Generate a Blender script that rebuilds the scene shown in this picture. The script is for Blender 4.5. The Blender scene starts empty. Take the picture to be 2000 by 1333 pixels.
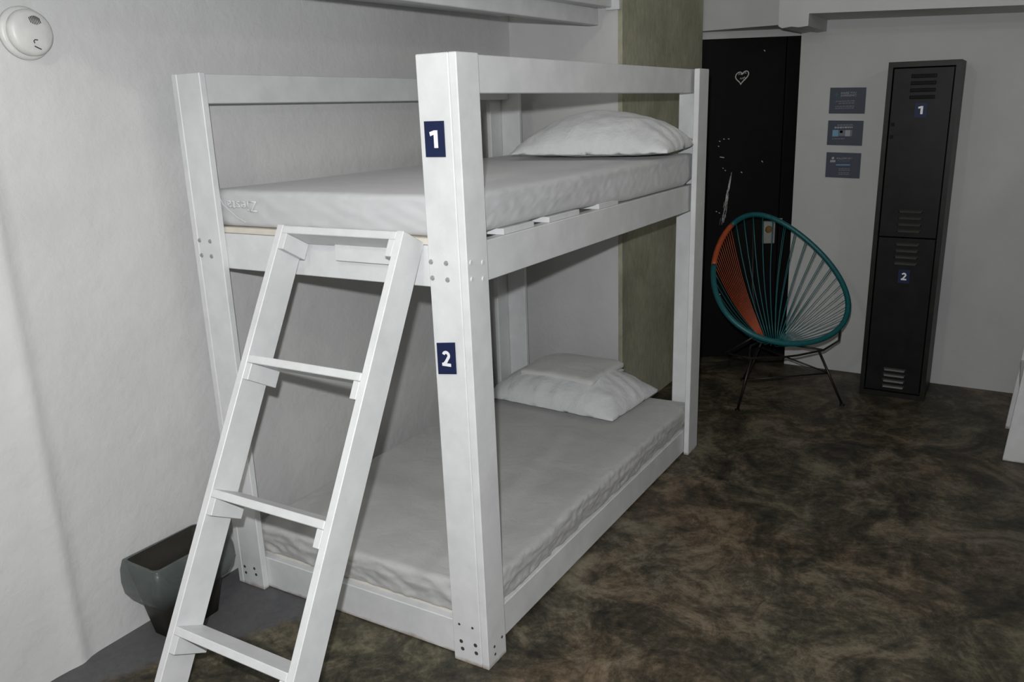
import bpy, bmesh, math, random
from mathutils import Vector, Matrix, noise
random.seed(7)
SC = bpy.context.scene
COL = SC.collection
R = math.radians

# ------------------------------------------------------------------ camera
CAM = Vector((-1.881, -1.280, 1.696))
YAW, PIT, ROL, FPX = R(31.324), R(-15.335), R(-2.069), 1636.53
fw = Vector((math.cos(PIT)*math.cos(YAW), math.cos(PIT)*math.sin(YAW), math.sin(PIT)))
rt0 = Vector((math.sin(YAW), -math.cos(YAW), 0)); up0 = rt0.cross(fw)
rt = math.cos(ROL)*rt0 + math.sin(ROL)*up0
up = -math.sin(ROL)*rt0 + math.cos(ROL)*up0
cd = bpy.data.cameras.new('camera'); cam = bpy.data.objects.new('camera', cd); COL.objects.link(cam)
cd.sensor_width = 36; cd.lens = FPX/2000*36; cd.clip_start = 0.02
M = Matrix((rt, up, -fw)).transposed().to_4x4(); M.translation = CAM
cam.matrix_world = M
SC.camera = cam

# ------------------------------------------------------------------ world, lights, exposure
w = bpy.data.worlds.new('world'); SC.world = w; w.use_nodes = True
w.node_tree.nodes['Background'].inputs[0].default_value = (0.5, 0.52, 0.5, 1)
w.node_tree.nodes['Background'].inputs[1].default_value = 0.2
SC.view_settings.view_transform = 'Standard'; SC.view_settings.look = 'None'
SC.view_settings.gamma = 1; SC.view_settings.use_curve_mapping = False
SC.view_settings.exposure = 0.0

def lamp(name, kind, loc, power, col, size, aim=None, spot=None, blend=0.3):
    d = bpy.data.lights.new(name, kind); d.energy = power; d.color = col
    if kind == 'AREA': d.shape = 'DISK'; d.size = size
    else: d.shadow_soft_size = size
    if spot: d.spot_size = R(spot); d.spot_blend = blend
    o = bpy.data.objects.new(name, d); COL.objects.link(o); o.location = loc
    if aim: o.rotation_euler = (Vector(aim)-Vector(loc)).to_track_quat('-Z', 'Y').to_euler()
    return o
FL = CAM + 0.125*up - 0.035*rt
lamp('camera_flash', 'SPOT', FL, 222, (0.975, 0.985, 1.0), 0.018, aim=FL+fw*3+up*0.25-rt*0.25, spot=120, blend=0.8)
lamp('room_bulb', 'POINT', (0.98, -2.0, 2.45), 10, (1.0, 0.97, 0.90), 0.05)
lamp('entry_bulb', 'POINT', (-1.96, -0.2, 2.67), 26, (1.0, 0.97, 0.90), 0.05)

# ------------------------------------------------------------------ materials
def newmat(name):
    m = bpy.data.materials.new(name); m.use_nodes = True
    nt = m.node_tree; b = nt.nodes['Principled BSDF']
    return m, nt, b
def ramp(nt, fac, stops):
    r = nt.nodes.new('ShaderNodeValToRGB')
    while len(r.color_ramp.elements) < len(stops): r.color_ramp.elements.new(0.5)
    for e, (p, c) in zip(r.color_ramp.elements, stops): e.position = p; e.color = (*c, 1)
    nt.links.new(fac, r.inputs[0]); return r.outputs[0]
def noise_n(nt, scale, detail=4, rough=0.55, vec=None, dist=0.0):
    n = nt.nodes.new('ShaderNodeTexNoise'); n.inputs['Scale'].default_value = scale
    n.inputs['Detail'].default_value = detail; n.inputs['Roughness'].default_value = rough
    n.inputs['Distortion'].default_value = dist
    if vec: nt.links.new(vec, n.inputs['Vector'])
    return n.outputs[0]
def coord(nt, kind='Object', scale=None):
    t = nt.nodes.new('ShaderNodeTexCoord'); o = t.outputs[kind]
    if scale:
        mp = nt.nodes.new('ShaderNodeMapping'); mp.inputs['Scale'].default_value = scale
        nt.links.new(o, mp.inputs[0]); o = mp.outputs[0]
    return o
def posn(nt, scale=None):
    g = nt.nodes.new('ShaderNodeNewGeometry'); o = g.outputs['Position']
    if scale:
        mp = nt.nodes.new('ShaderNodeMapping'); mp.inputs['Scale'].default_value = scale
        nt.links.new(o, mp.inputs[0]); o = mp.outputs[0]
    return o
def bump(nt, b, h, strength=0.3, dist=0.01):
    n = nt.nodes.new('ShaderNodeBump'); n.inputs['Strength'].default_value = strength
    n.inputs['Distance'].default_value = dist
    nt.links.new(h, n.inputs['Height']); nt.links.new(n.outputs[0], b.inputs['Normal'])
def mixc(nt, fac, a, b2, mode='MIX'):
    m = nt.nodes.new('ShaderNodeMix'); m.data_type = 'RGBA'; m.blend_type = mode
    for sock, v in ((m.inputs[0], fac), (m.inputs[6], a), (m.inputs[7], b2)):
        if hasattr(v, 'links'): nt.links.new(v, sock)
        elif isinstance(v, (int, float)): sock.default_value = v
        else: sock.default_value = (*v, 1)
    return m.outputs[2]
def mathn(nt, op, a, b2=None):
    m = nt.nodes.new('ShaderNodeMath'); m.operation = op
    for i, v in enumerate((a, b2)):
        if v is None: continue
        if hasattr(v, 'links'): nt.links.new(v, m.inputs[i])
        else: m.inputs[i].default_value = v
    return m.outputs[0]
def plain(name, col, rough=0.5, metal=0.0, var=0.06, scale=30, bmp=0.0):
    m, nt, b = newmat(name)
    n = noise_n(nt, scale, 3, 0.6, coord(nt))
    lo = tuple(c*(1-var) for c in col); hi = tuple(min(1, c*(1+var)) for c in col)
    nt.links.new(ramp(nt, n, [(0.3, lo), (0.7, hi)]), b.inputs['Base Color'])
    b.inputs['Roughness'].default_value = rough; b.inputs['Metallic'].default_value = metal
    if bmp: bump(nt, b, n, bmp, 0.003)
    return m

def m_plaster(name, c0, c1, rough=0.6, bs=0.35):
    m, nt, b = newmat(name); p = posn(nt)
    n1 = noise_n(nt, 2.2, 4, 0.6, p); n2 = noise_n(nt, 38, 5, 0.65, p); n3 = noise_n(nt, 9, 3, 0.5, p)
    nt.links.new(ramp(nt, n1, [(0.3, c0), (0.7, c1)]), b.inputs['Base Color'])
    h = mathn(nt, 'ADD', mathn(nt, 'MULTIPLY', n2, 0.35), n3)
    bump(nt, b, h, bs, 0.02); b.inputs['Roughness'].default_value = rough
    return m
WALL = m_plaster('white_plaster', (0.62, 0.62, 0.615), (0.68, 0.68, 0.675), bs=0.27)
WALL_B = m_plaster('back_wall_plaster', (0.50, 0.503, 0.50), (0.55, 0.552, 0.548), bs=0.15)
CEIL = m_plaster('ceiling_paint', (0.6, 0.6, 0.58), (0.66, 0.66, 0.64), bs=0.1)

def m_concrete():
    m, nt, b = newmat('raw_concrete'); p = posn(nt); ps = posn(nt, (40, 40, 14))
    n1 = noise_n(nt, 3.5, 6, 0.65, p, 0.4); n2 = noise_n(nt, 1.0, 5, 0.6, ps)
    c = ramp(nt, n1, [(0.25, (0.30, 0.30, 0.225)), (0.5, (0.42, 0.415, 0.32)), (0.75, (0.51, 0.50, 0.40))])
    c2 = ramp(nt, n2, [(0.35, (0.82, 0.83, 0.79)), (0.65, (1.05, 1.05, 1.0))])
    nt.links.new(mixc(nt, 1.0, c, c2, 'MULTIPLY'), b.inputs['Base Color'])
    bump(nt, b, mathn(nt, 'ADD', n1, noise_n(nt, 60, 4, 0.6, p)), 0.3, 0.008)
    b.inputs['Roughness'].default_value = 0.75
    return m
CONC = m_concrete()

def m_floor():
    m, nt, b = newmat('stained_concrete_floor'); p = posn(nt)
    n1 = noise_n(nt, 2.6, 10, 0.70, p, 1.2); n2 = noise_n(nt, 7.5, 9, 0.74, p, 0.9); n3 = noise_n(nt, 34, 6, 0.75, p, 0.6)
    n4 = noise_n(nt, 1.1, 4, 0.6, p)
    v = mathn(nt, 'ADD', mathn(nt, 'MULTIPLY', n1, 0.5), mathn(nt, 'ADD', mathn(nt, 'MULTIPLY', n2, 0.32), mathn(nt, 'MULTIPLY', n3, 0.18)))
    brown = ramp(nt, v, [(0.40, (0.015, 0.015, 0.014)), (0.46, (0.040, 0.036, 0.026)), (0.505, (0.075, 0.065, 0.046)), (0.545, (0.13, 0.109, 0.078)), (0.61, (0.20, 0.175, 0.13))])
    tint = ramp(nt, n4, [(0.35, (0.90, 0.98, 0.86)), (0.5, (1, 1, 0.98)), (0.65, (1.10, 0.97, 0.88))])
    brown = mixc(nt, 1.0, brown, tint, 'MULTIPLY')
    grey = ramp(nt, n3, [(0.3, (0.085, 0.085, 0.09)), (0.7, (0.115, 0.115, 0.12))])
    # grey paint left on the floor along the wall beside the bed foot
    sx = nt.nodes.new('ShaderNodeSeparateXYZ'); nt.links.new(p, sx.inputs[0])
    wob = mathn(nt, 'MULTIPLY', mathn(nt, 'SUBTRACT', noise_n(nt, 6, 5, 0.7, p), 0.5), 0.35)
    # signed side of the line through (-0.62,1.15) - (0.04,0.60): paint is on the wall side
    side = mathn(nt, 'ADD', mathn(nt, 'ADD', mathn(nt, 'MULTIPLY', sx.outputs[0], 0.52), mathn(nt, 'MULTIPLY', sx.outputs[1], 0.85)), -0.56)
    side = mathn(nt, 'ADD', side, wob)
    lim = mathn(nt, 'SUBTRACT', 0.45, sx.outputs[0])
    a = nt.nodes.new('ShaderNodeMapRange'); nt.links.new(mathn(nt, 'MINIMUM', side, lim), a.inputs[0])
    a.inputs[1].default_value = -0.02; a.inputs[2].default_value = 0.05
    nt.links.new(mixc(nt, a.outputs[0], brown, grey), b.inputs['Base Color'])
    rr = nt.nodes.new('ShaderNodeMapRange'); nt.links.new(n2, rr.inputs[0]); rr.inputs[3].default_value = 0.38; rr.inputs[4].default_value = 0.62
    nt.links.new(rr.outputs[0], b.inputs['Roughness'])
    b.inputs['Specular IOR Level'].default_value = 0.3; bump(nt, b, mathn(nt, 'ADD', n3, n2), 0.12, 0.006)
    return m
FLOOR = m_floor()

def m_wood(name, c0, c1, rough=0.45):
    m, nt, b = newmat(name); o = coord(nt, 'Object', (3, 3, 3)); p = posn(nt)
    n = noise_n(nt, 4, 5, 0.6, o); g = noise_n(nt, 120, 4, 0.6, p); n5 = noise_n(nt, 7, 4, 0.7, p)
    c = ramp(nt, n, [(0.3, c0), (0.7, c1)])
    # scuffed raw wood and dirt where the paint wore off next to the floor
    sx = nt.nodes.new('ShaderNodeSeparateXYZ'); nt.links.new(p, sx.inputs[0])
    low = nt.nodes.new('ShaderNodeMapRange'); nt.links.new(mathn(nt, 'ADD', sx.outputs[2], mathn(nt, 'MULTIPLY', mathn(nt, 'SUBTRACT', n5, 0.5), 0.05)), low.inputs[0])
    low.inputs[1].default_value = 0.0; low.inputs[2].default_value = 0.016; low.inputs[3].default_value = 0.75; low.inputs[4].default_value = 0
    c = mixc(nt, low.outputs[0], c, (0.22, 0.12, 0.07))
    nt.links.new(c, b.inputs['Base Color']); bump(nt, b, mathn(nt, 'ADD', g, mathn(nt, 'MULTIPLY', n, 1.5)), 0.10, 0.003)
    b.inputs['Roughness'].default_value = rough
    return m
WOOD = m_wood('white_painted_wood', (0.63, 0.64, 0.645), (0.72, 0.73, 0.735))
WOODR = m_wood('thinly_painted_wood', (0.62, 0.57, 0.49), (0.72, 0.68, 0.60), 0.6)
RAW = plain('raw_wood', (0.42, 0.2, 0.09), 0.7, 0, 0.2, 20)

def m_cloth(name, c0, c1, s=1.0, sheer=(1, 1, 1)):
    m, nt, b = newmat(name); p = coord(nt, 'Object', sheer)
    n1 = noise_n(nt, 5, 5, 0.6, p, 0.6); n2 = noise_n(nt, 16, 4, 0.6, p, 0.8); wv = noise_n(nt, 420, 2, 0.5, coord(nt))
    nt.links.new(ramp(nt, n1, [(0.3, c0), (0.7, c1)]), b.inputs['Base Color'])
    h = mathn(nt, 'ADD', mathn(nt, 'ADD', mathn(nt, 'MULTIPLY', n1, 1.2), mathn(nt, 'MULTIPLY', n2, 0.5)), mathn(nt, 'MULTIPLY', wv, 0.03))
    bump(nt, b, h, 0.35*s, 0.02); b.inputs['Roughness'].default_value = 0.85
    try: b.inputs['Sheen Weight'].default_value = 0.15
    except Exception: pass
    return m
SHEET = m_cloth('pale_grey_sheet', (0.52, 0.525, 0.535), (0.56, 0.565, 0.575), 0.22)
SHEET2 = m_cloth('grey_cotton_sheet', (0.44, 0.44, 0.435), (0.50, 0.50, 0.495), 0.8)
CASE = m_cloth('white_pillowcase', (0.66, 0.67, 0.68), (0.72, 0.73, 0.73), 1.5)
CASE2 = m_cloth('white_folded_linen', (0.60, 0.60, 0.59), (0.66, 0.66, 0.65), 1.0)
PRINT = plain('white_print', (0.68, 0.69, 0.70), 0.7)
NAVY = plain('navy_plate', (0.012, 0.019, 0.062), 0.5); NAVY.node_tree.nodes['Principled BSDF'].inputs['Specular IOR Level'].default_value = 0.2
WHITE = plain('white_digit', (0.82, 0.82, 0.84), 0.5)
BOLT = plain('bolt_head', (0.34, 0.34, 0.33), 0.55, 0.2, 0.3, 200)
BOLTW = plain('painted_bolt_head', (0.62, 0.62, 0.61), 0.5)
HOLE = plain('bolt_hole', (0.05, 0.045, 0.035), 0.9)
LOCK = plain('locker_metal', (0.009, 0.009, 0.0095), 0.42, 0.0, 0.35, 9, 0.05); LOCK.node_tree.nodes['Principled BSDF'].inputs['Specular IOR Level'].default_value = 0.14
LOCKE = plain('locker_worn_edge', (0.012, 0.0115, 0.0105), 0.42, 0.0, 0.4, 14, 0.05); LOCKE.node_tree.nodes['Principled BSDF'].inputs['Specular IOR Level'].default_value = 0.2
LOUV = plain('locker_louver', (0.03, 0.029, 0.027), 0.3, 0.2, 0.2, 40)
BLACK = plain('black_void', (0.004, 0.004, 0.004), 0.9)
SLATE = plain('slate_sign', (0.045, 0.055, 0.085), 0.55)
SIGNT = plain('sign_lettering', (0.36, 0.37, 0.40), 0.6)
SIGND = plain('sign_small_print', (0.16, 0.17, 0.20), 0.6)
SIGNB = plain('sign_blue', (0.16, 0.34, 0.50), 0.6)
SIGNG = plain('sign_teal_icon', (0.07, 0.17, 0.16), 0.6)
TEAL = plain('teal_cord', (0.004, 0.095, 0.105), 0.45, 0, 0.2, 60)
TEALD = plain('teal_thin_cord', (0.006, 0.105, 0.115), 0.4, 0, 0.15, 60)
ORNG = plain('orange_cord', (0.40, 0.07, 0.02), 0.45, 0, 0.15, 60)
ROD = plain('black_steel_rod', (0.016, 0.014, 0.013), 0.4, 0.3, 0.3, 60)
BINM = plain('dark_bin_plastic', (0.020, 0.018, 0.014), 0.45, 0, 0.2, 20)
PLAST = plain('white_plastic', (0.62, 0.62, 0.60), 0.4)
DARK = plain('dark_slot', (0.02, 0.02, 0.018), 0.8)
BRASS = plain('brass', (0.32, 0.17, 0.05), 0.35, 0.7)
CHROME = plain('worn_chrome', (0.42, 0.42, 0.42), 0.35, 0.6)
CHALK = plain('white_paint_mark', (0.62, 0.62, 0.60), 0.8)

def m_door():
    m, nt, b = newmat('black_painted_door'); p = coord(nt)
    n = noise_n(nt, 14, 5, 0.7, p); s = noise_n(nt, 55, 3, 0.6, p)
    c = ramp(nt, n, [(0.3, (0.0025, 0.0025, 0.0025)), (0.8, (0.005, 0.005, 0.0055))])
    sp = ramp(nt, s, [(0.765, (0, 0, 0)), (0.80, (0.12, 0.12, 0.12))])
    nt.links.new(mixc(nt, 1.0, c, sp, 'ADD'), b.inputs['Base Color'])
    b.inputs['Roughness'].default_value = 0.6; b.inputs['Specular IOR Level'].default_value = 0.12; bump(nt, b, n, 0.15, 0.004)
    return m
DOORM = m_door()

def m_liner():
    m, nt, b = newmat('green_bin_liner'); p = coord(nt)
    n = noise_n(nt, 9, 5, 0.65, p, 1.0)
    nt.links.new(ramp(nt, n, [(0.3, (0.10, 0.122, 0.117)), (0.7, (0.17, 0.198, 0.19))]), b.inputs['Base Color'])
    b.inputs['Roughness'].default_value = 0.25; b.inputs['Alpha'].default_value = 0.55
    bump(nt, b, n, 0.5, 0.02)
    return m
LINER = m_liner()

# ------------------------------------------------------------------ mesh helpers
def hexa(bm, c):
    """8 corners: bottom ring 0-3, top ring 4-7"""
    v = [bm.verts.new(p) for p in c]
    for f in ((3, 2, 1, 0), (4, 5, 6, 7), (0, 1, 5, 4), (1, 2, 6, 5), (2, 3, 7, 6), (3, 0, 4, 7)):
        bm.faces.new([v[i] for i in f])
def box(bm, x0, x1, y0, y1, z0, z1):
    hexa(bm, [(x0, y0, z0), (x1, y0, z0), (x1, y1, z0), (x0, y1, z0), (x0, y0, z1), (x1, y0, z1), (x1, y1, z1), (x0, y1, z1)])
def prism(bm, poly, axis, a, b):
    """extrude a polygon; axis 'y': poly in (x,z)"""
    def P(p, t):
        return {'y': (p[0], t, p[1]), 'x': (t, p[0], p[1]), 'z': (p[0], p[1], t)}[axis]
    A = [bm.verts.new(P(p, a)) for p in poly]; B = [bm.verts.new(P(p, b)) for p in poly]
    bm.faces.new(A[::-1]); bm.faces.new(B); n = len(poly)
    for i in range(n): bm.faces.new((A[i], A[(i+1) % n], B[(i+1) % n], B[i]))
def tube(bm, pts, r, seg=8, closed=False, cap=True):
    pts = [Vector(p) for p in pts]; n = len(pts); rings = []; prev = None
    for i, p in enumerate(pts):
        a = pts[(i-1) % n] if (closed or i) else p; c = pts[(i+1) % n] if (closed or i < n-1) else p
        t = (c-a).normalized()
        if prev is None:
            q = Vector((0, 0, 1)) if abs(t.z) < 0.9 else Vector((1, 0, 0))
            nx = t.cross(q).normalized()
        else:
            nx = (prev - t*prev.dot(t)).normalized()
        prev = nx; ny = t.cross(nx)
        rr = r[i] if isinstance(r, (list, tuple)) else r
        rings.append([bm.verts.new(p + rr*(math.cos(2*math.pi*k/seg)*nx + math.sin(2*math.pi*k/seg)*ny)) for k in range(seg)])
    m = n if closed else n-1
    for i in range(m):
        A, B = rings[i], rings[(i+1) % n]
        for k in range(seg): bm.faces.new((A[k], A[(k+1) % seg], B[(k+1) % seg], B[k]))
    if cap and not closed:
        bm.faces.new(rings[0][::-1]); bm.faces.new(rings[-1])
def disc(bm, c, nrm, r, h, seg=16, r2=None):
    c = Vector(c); nrm = Vector(nrm).normalized()
    tube(bm, [c, c+nrm*h], [r, r if r2 is None else r2], seg)
def lathe(bm, c, axis, prof, seg=40):
    """profile of (radius, height) about an axis"""
    c = Vector(c); t = Vector(axis).normalized(); q = Vector((0, 0, 1)) if abs(t.z) < 0.9 else Vector((1, 0, 0))
    nx = t.cross(q).normalized(); ny = t.cross(nx); rings = []
    for (r, h) in prof:
        rings.append([bm.verts.new(c + t*h + r*(math.cos(2*math.pi*k/seg)*nx + math.sin(2*math.pi*k/seg)*ny)) for k in range(seg)])
    for A, B in zip(rings, rings[1:]):
        for k in range(seg): bm.faces.new((A[k], A[(k+1) % seg], B[(k+1) % seg], B[k]))
    bm.faces.new(rings[0][::-1]); bm.faces.new(rings[-1])
def rbox(size, r, n, deform=None):
    """rounded box centred at origin, surface grid n=(nx,ny,nz)"""
    bm = bmesh.new(); h = [s/2 for s in size]; cache = {}
    def V(i, j, k):
        key = (i, j, k)
        if key not in cache:
            p = Vector((-h[0]+size[0]*i/n[0], -h[1]+size[1]*j/n[1], -h[2]+size[2]*k/n[2]))
            q = Vector([max(-h[a]+r, min(h[a]-r, p[a])) for a in range(3)])
            d = p-q
            if d.length > 1e-9: p = q + d.normalized()*r*min(1, max(abs(d.x), abs(d.y), abs(d.z))/r)
            if deform: p = deform(p)
            cache[key] = bm.verts.new(p)
        return cache[key]
    nx, ny, nz = n
    for i in range(nx):
        for j in range(ny):
            bm.faces.new((V(i, j, 0), V(i, j+1, 0), V(i+1, j+1, 0), V(i+1, j, 0)))
            bm.faces.new((V(i, j, nz), V(i+1, j, nz), V(i+1, j+1, nz), V(i, j+1, nz)))
    for i in range(nx):
        for k in range(nz):
            bm.faces.new((V(i, 0, k), V(i+1, 0, k), V(i+1, 0, k+1), V(i, 0, k+1)))
            bm.faces.new((V(i, ny, k), V(i, ny, k+1), V(i+1, ny, k+1), V(i+1, ny, k)))
    for j in range(ny):
        for k in range(nz):
            bm.faces.new((V(0, j, k), V(0, j, k+1), V(0, j+1, k+1), V(0, j+1, k)))
            bm.faces.new((V(nx, j, k), V(nx, j+1, k), V(nx, j+1, k+1), V(nx, j, k+1)))
    return bm
def wloc(o):
    v = Vector((0, 0, 0))
    while o: v += o.location; o = o.parent
    return v
def obj(name, bm, mat, parent=None, smooth=False, bev=0.0, local=False, **kw):
    """bm in world coordinates (unless local); child objects get local coordinates"""
    if bev:
        bmesh.ops.bevel(bm, geom=list(bm.edges), offset=bev, segments=1, affect='EDGES', profile=0.5)
    bmesh.ops.recalc_face_normals(bm, faces=bm.faces)
    # origin at the middle of the base
    off = Vector((0, 0, 0))
    pl = wloc(parent) if parent else Vector((0, 0, 0))
    if bm.verts:
        xs = [v.co.x for v in bm.verts]; ys = [v.co.y for v in bm.verts]; zs = [v.co.z for v in bm.verts]
        off = Vector(((min(xs)+max(xs))/2, (min(ys)+max(ys))/2, min(zs)))
    bmesh.ops.translate(bm, verts=bm.verts, vec=-off)
    me = bpy.data.meshes.new(name); bm.to_mesh(me); bm.free()
    if smooth:
        for p in me.polygons: p.use_smooth = True
    me.materials.append(mat)
    o = bpy.data.objects.new(name, me); COL.objects.link(o)
    o.location = off if local else off - pl
    if parent: o.parent = parent
    for k, v in kw.items(): o[k] = v
    return o
def thing(name, loc, label, cat, group=None):
    o = bpy.data.objects.new(name, None); COL.objects.link(o); o.location = loc; o.empty_display_size = 0.1
    o['label'] = label; o['category'] = cat
    if group: o['group'] = group
    return o
def struct(name, bm, mat, label=None, smooth=False, bev=0.0):
    o = obj(name, bm, mat, None, smooth, bev); o['kind'] = 'structure'
    if label: o['label'] = label
    return o
def copy_tree(o, parent=None):
    c = o.copy(); COL.objects.link(c)
    if parent: c.parent = parent
    for ch in o.children: copy_tree(ch, c)
    return c
def digit_bm(d, h, org):
    b = bmesh.new(); x, y, z = org
    if d == '2':
        cl_ = [(0.205*math.cos(R(a)), 0.20+0.205*math.sin(R(a))) for a in range(165, -46, -15)] + [(-0.03, -0.22), (-0.21, -0.40)]
        w_ = 0.098; L_, R_ = [], []
        for i, (u, v) in enumerate(cl_):
            a = cl_[max(i-1, 0)]; c = cl_[min(i+1, len(cl_)-1)]; t = Vector((c[0]-a[0], c[1]-a[1])).normalized()
            L_.append((u-t.y*w_, v+t.x*w_)); R_.append((u+t.y*w_, v-t.x*w_))
        for i in range(len(cl_)-1):
            q = [L_[i], L_[i+1], R_[i+1], R_[i]]
            prism(b, [(y-u*h, z+v*h) for u, v in q], 'x', x-0.0008, x)
        prism(b, [(y-u*h, z+v*h) for u, v in ((-0.33, -0.5), (0.34, -0.5), (0.34, -0.30), (-0.33, -0.30))], 'x', x-0.0009, x)
        return b
    poly = [(-0.03, -0.5), (0.25, -0.5), (0.25, 0.5), (0.0, 0.5), (-0.33, 0.40), (-0.28, 0.17), (-0.03, 0.25)]
    prism(b, [(y-u*h, z+v*h) for u, v in poly], 'x', x-0.0008, x); return b
def text_bm(s, size, org, ux, uy, bold=0.0, center=True, depth=0.0008, squash=1.0):
    """text laid on a plane: origin org, text direction ux, text up uy"""
    cu = bpy.data.curves.new('txt', 'FONT'); cu.body = s; cu.size = size; cu.offset = bold*size
    cu.align_x = 'CENTER' if center else 'LEFT'; cu.align_y = 'CENTER' if center else 'BOTTOM_BASELINE'
    cu.resolution_u = 4
    t = bpy.data.objects.new('txt', cu); COL.objects.link(t)
    dg = bpy.context.evaluated_depsgraph_get(); me = bpy.data.meshes.new_from_object(t.evaluated_get(dg))
    ux = Vector(ux).normalized(); uy = Vector(uy).normalized(); n = ux.cross(uy); org = Vector(org)
    bm = bmesh.new(); bm.from_mesh(me)
    cx = 0; cy = 0
    if center and bm.verts:
        ys = [v.co.y for v in bm.verts]; xs = [v.co.x for v in bm.verts]
        cx = (min(xs)+max(xs))/2; cy = (min(ys)+max(ys))/2
    for v in bm.verts: v.co = org + ux*(v.co.x-cx)*squash + uy*(v.co.y-cy)
    ret = bmesh.ops.extrude_face_region(bm, geom=list(bm.faces))
    for e in ret['geom']:
        if isinstance(e, bmesh.types.BMVert): e.co += n*depth
    bpy.data.objects.remove(t); bpy.data.curves.remove(cu); bpy.data.meshes.remove(me)
    return bm

# ------------------------------------------------------------------ room shell
ZC = 3.05
YW = 1.205
bm = bmesh.new(); box(bm, -3.4, 4.3, -3.6, 1.6, -0.1, 0.0); struct('floor', bm, FLOOR, 'brown mottled stained concrete floor')
bm = bmesh.new(); box(bm, -3.4, 4.3, -3.6, 1.6, ZC, ZC+0.1); struct('ceiling', bm, CEIL)
bm = bmesh.new()
prism(bm, [(-3.3, 1.197), (-0.68, 1.197), (-0.64, 1.194), (-0.615, 1.189), (-0.600, 1.1875), (-0.588, 1.189), (-0.575, 1.194), (-0.560, 1.200), (-0.53, YW), (2.29, YW), (2.29, 1.5), (-3.3, 1.5)], 'z', 0, ZC)
wl = struct('wall_left', bm, WALL, 'white plastered wall behind the bunk bed', smooth=True); wl.data.set_sharp_from_angle(angle=R(40))
bm = bmesh.new()   # projecting wall end: white face towards the bed, raw concrete flank towards the room
prism(bm, [(2.29, YW), (2.20, 0.52), (2.22, 0.52), (2.75, 0.52), (2.75, 1.5), (2.29, 1.5)], 'z', 0, ZC)
struct('wall_jog', bm, WALL, 'white wall end beyond the bed head')
bm = bmesh.new()
g = [(2.196, 0.52), (2.196, 0.502), (2.20, 0.498), (3.425, 0.498), (3.43, 0.503), (3.43, 0.9), (2.75, 0.9), (2.75, 0.52)]
prism(bm, g, 'z', 0, ZC)
struct('wall_concrete', bm, CONC, 'bare olive grey concrete wall flank between bed and black door')
# wall with locker and signs; slightly out of square
bm = bmesh.new()
prism(bm, [(3.645, -0.045), (3.50, -3.4), (4.1, -3.4), (4.1, -0.045)], 'z', 0, 2.30)
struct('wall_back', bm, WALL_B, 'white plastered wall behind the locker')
bm = bmesh.new(); box(bm, 3.95, 4.1, -0.045, 1.5, 0, ZC); struct('wall_doorway', bm, WALL_B)
bm = bmesh.new(); box(bm, 3.43, 3.95, 0.75, 0.9, 0, 2.2); struct('wall_passage', bm, WALL_B)
bm = bmesh.new(); box(bm, -3.3, 4.1, -3.5, -3.4, 0, ZC); struct('wall_right', bm, WALL)
bm = bmesh.new(); box(bm, -3.4, -3.3, -3.5, 1.5, 0, ZC); struct('wall_front', bm, WALL)
# lintel above the door and the beam that runs right of it
bm = bmesh.new()
box(bm, 3.45, 4.1, -0.045, 0.9, 2.132, ZC)
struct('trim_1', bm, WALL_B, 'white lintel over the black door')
bm = bmesh.new()
prof = [(-0.03, 2.10), (-0.05, 2.088), (-0.10, 2.093), (-0.14, 2.086), (-0.19, 2.09), (-0.192, 2.153), (-1.2, 2.107), (-3.4, 2.01), (-3.4, ZC), (-0.03, ZC)]
prism(bm, prof, 'x', 3.14, 4.0)
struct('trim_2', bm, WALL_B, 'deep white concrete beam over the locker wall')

# door with frame: stands slightly ajar in its recess
DA = Vector((3.50, 0.578, 0)); DD = (Vector((3.793, 0.03, 0)) - Vector((3.546, 0.492, 0))).normalized()
DN = Vector((-DD.y, DD.x, 0)); DN = -DN if DN.x > 0 else DN      # towards the room
def dpt(s, z, out=0.0): return DA + DD*s + DN*out + Vector((0, 0, z))
def dslab(bm, s0, s1, z0, z1, o0, o1):
    hexa(bm, [dpt(s0, z0, o0), dpt(s1, z0, o0), dpt(s1, z0, o1), dpt(s0, z0, o1), dpt(s0, z1, o0), dpt(s1, z1, o0), dpt(s1, z1, o1), dpt(s0, z1, o1)])
door = bpy.data.objects.new('door_1', None); COL.objects.link(door); door.location = dpt(0.3, 0, 0); door['kind'] = 'structure'
door['label'] = 'black painted door with a white scribbled heart'
bm = bmesh.new(); dslab(bm, 0.0, 0.575, 0.012, 2.085, -0.04, 0.0); leaf = obj('door_leaf', bm, DOORM, door, bev=0.002)
bm = bmesh.new(); dslab(bm, 0.582, 0.70, 0.0, 2.085, -0.045, -0.006); obj('door_jamb', bm, DOORM, door)
bm = bmesh.new(); dslab(bm, -0.02, 0.70, 2.088, 2.131, -0.045, 0.004); obj('door_head', bm, WALL_B, door)
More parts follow.
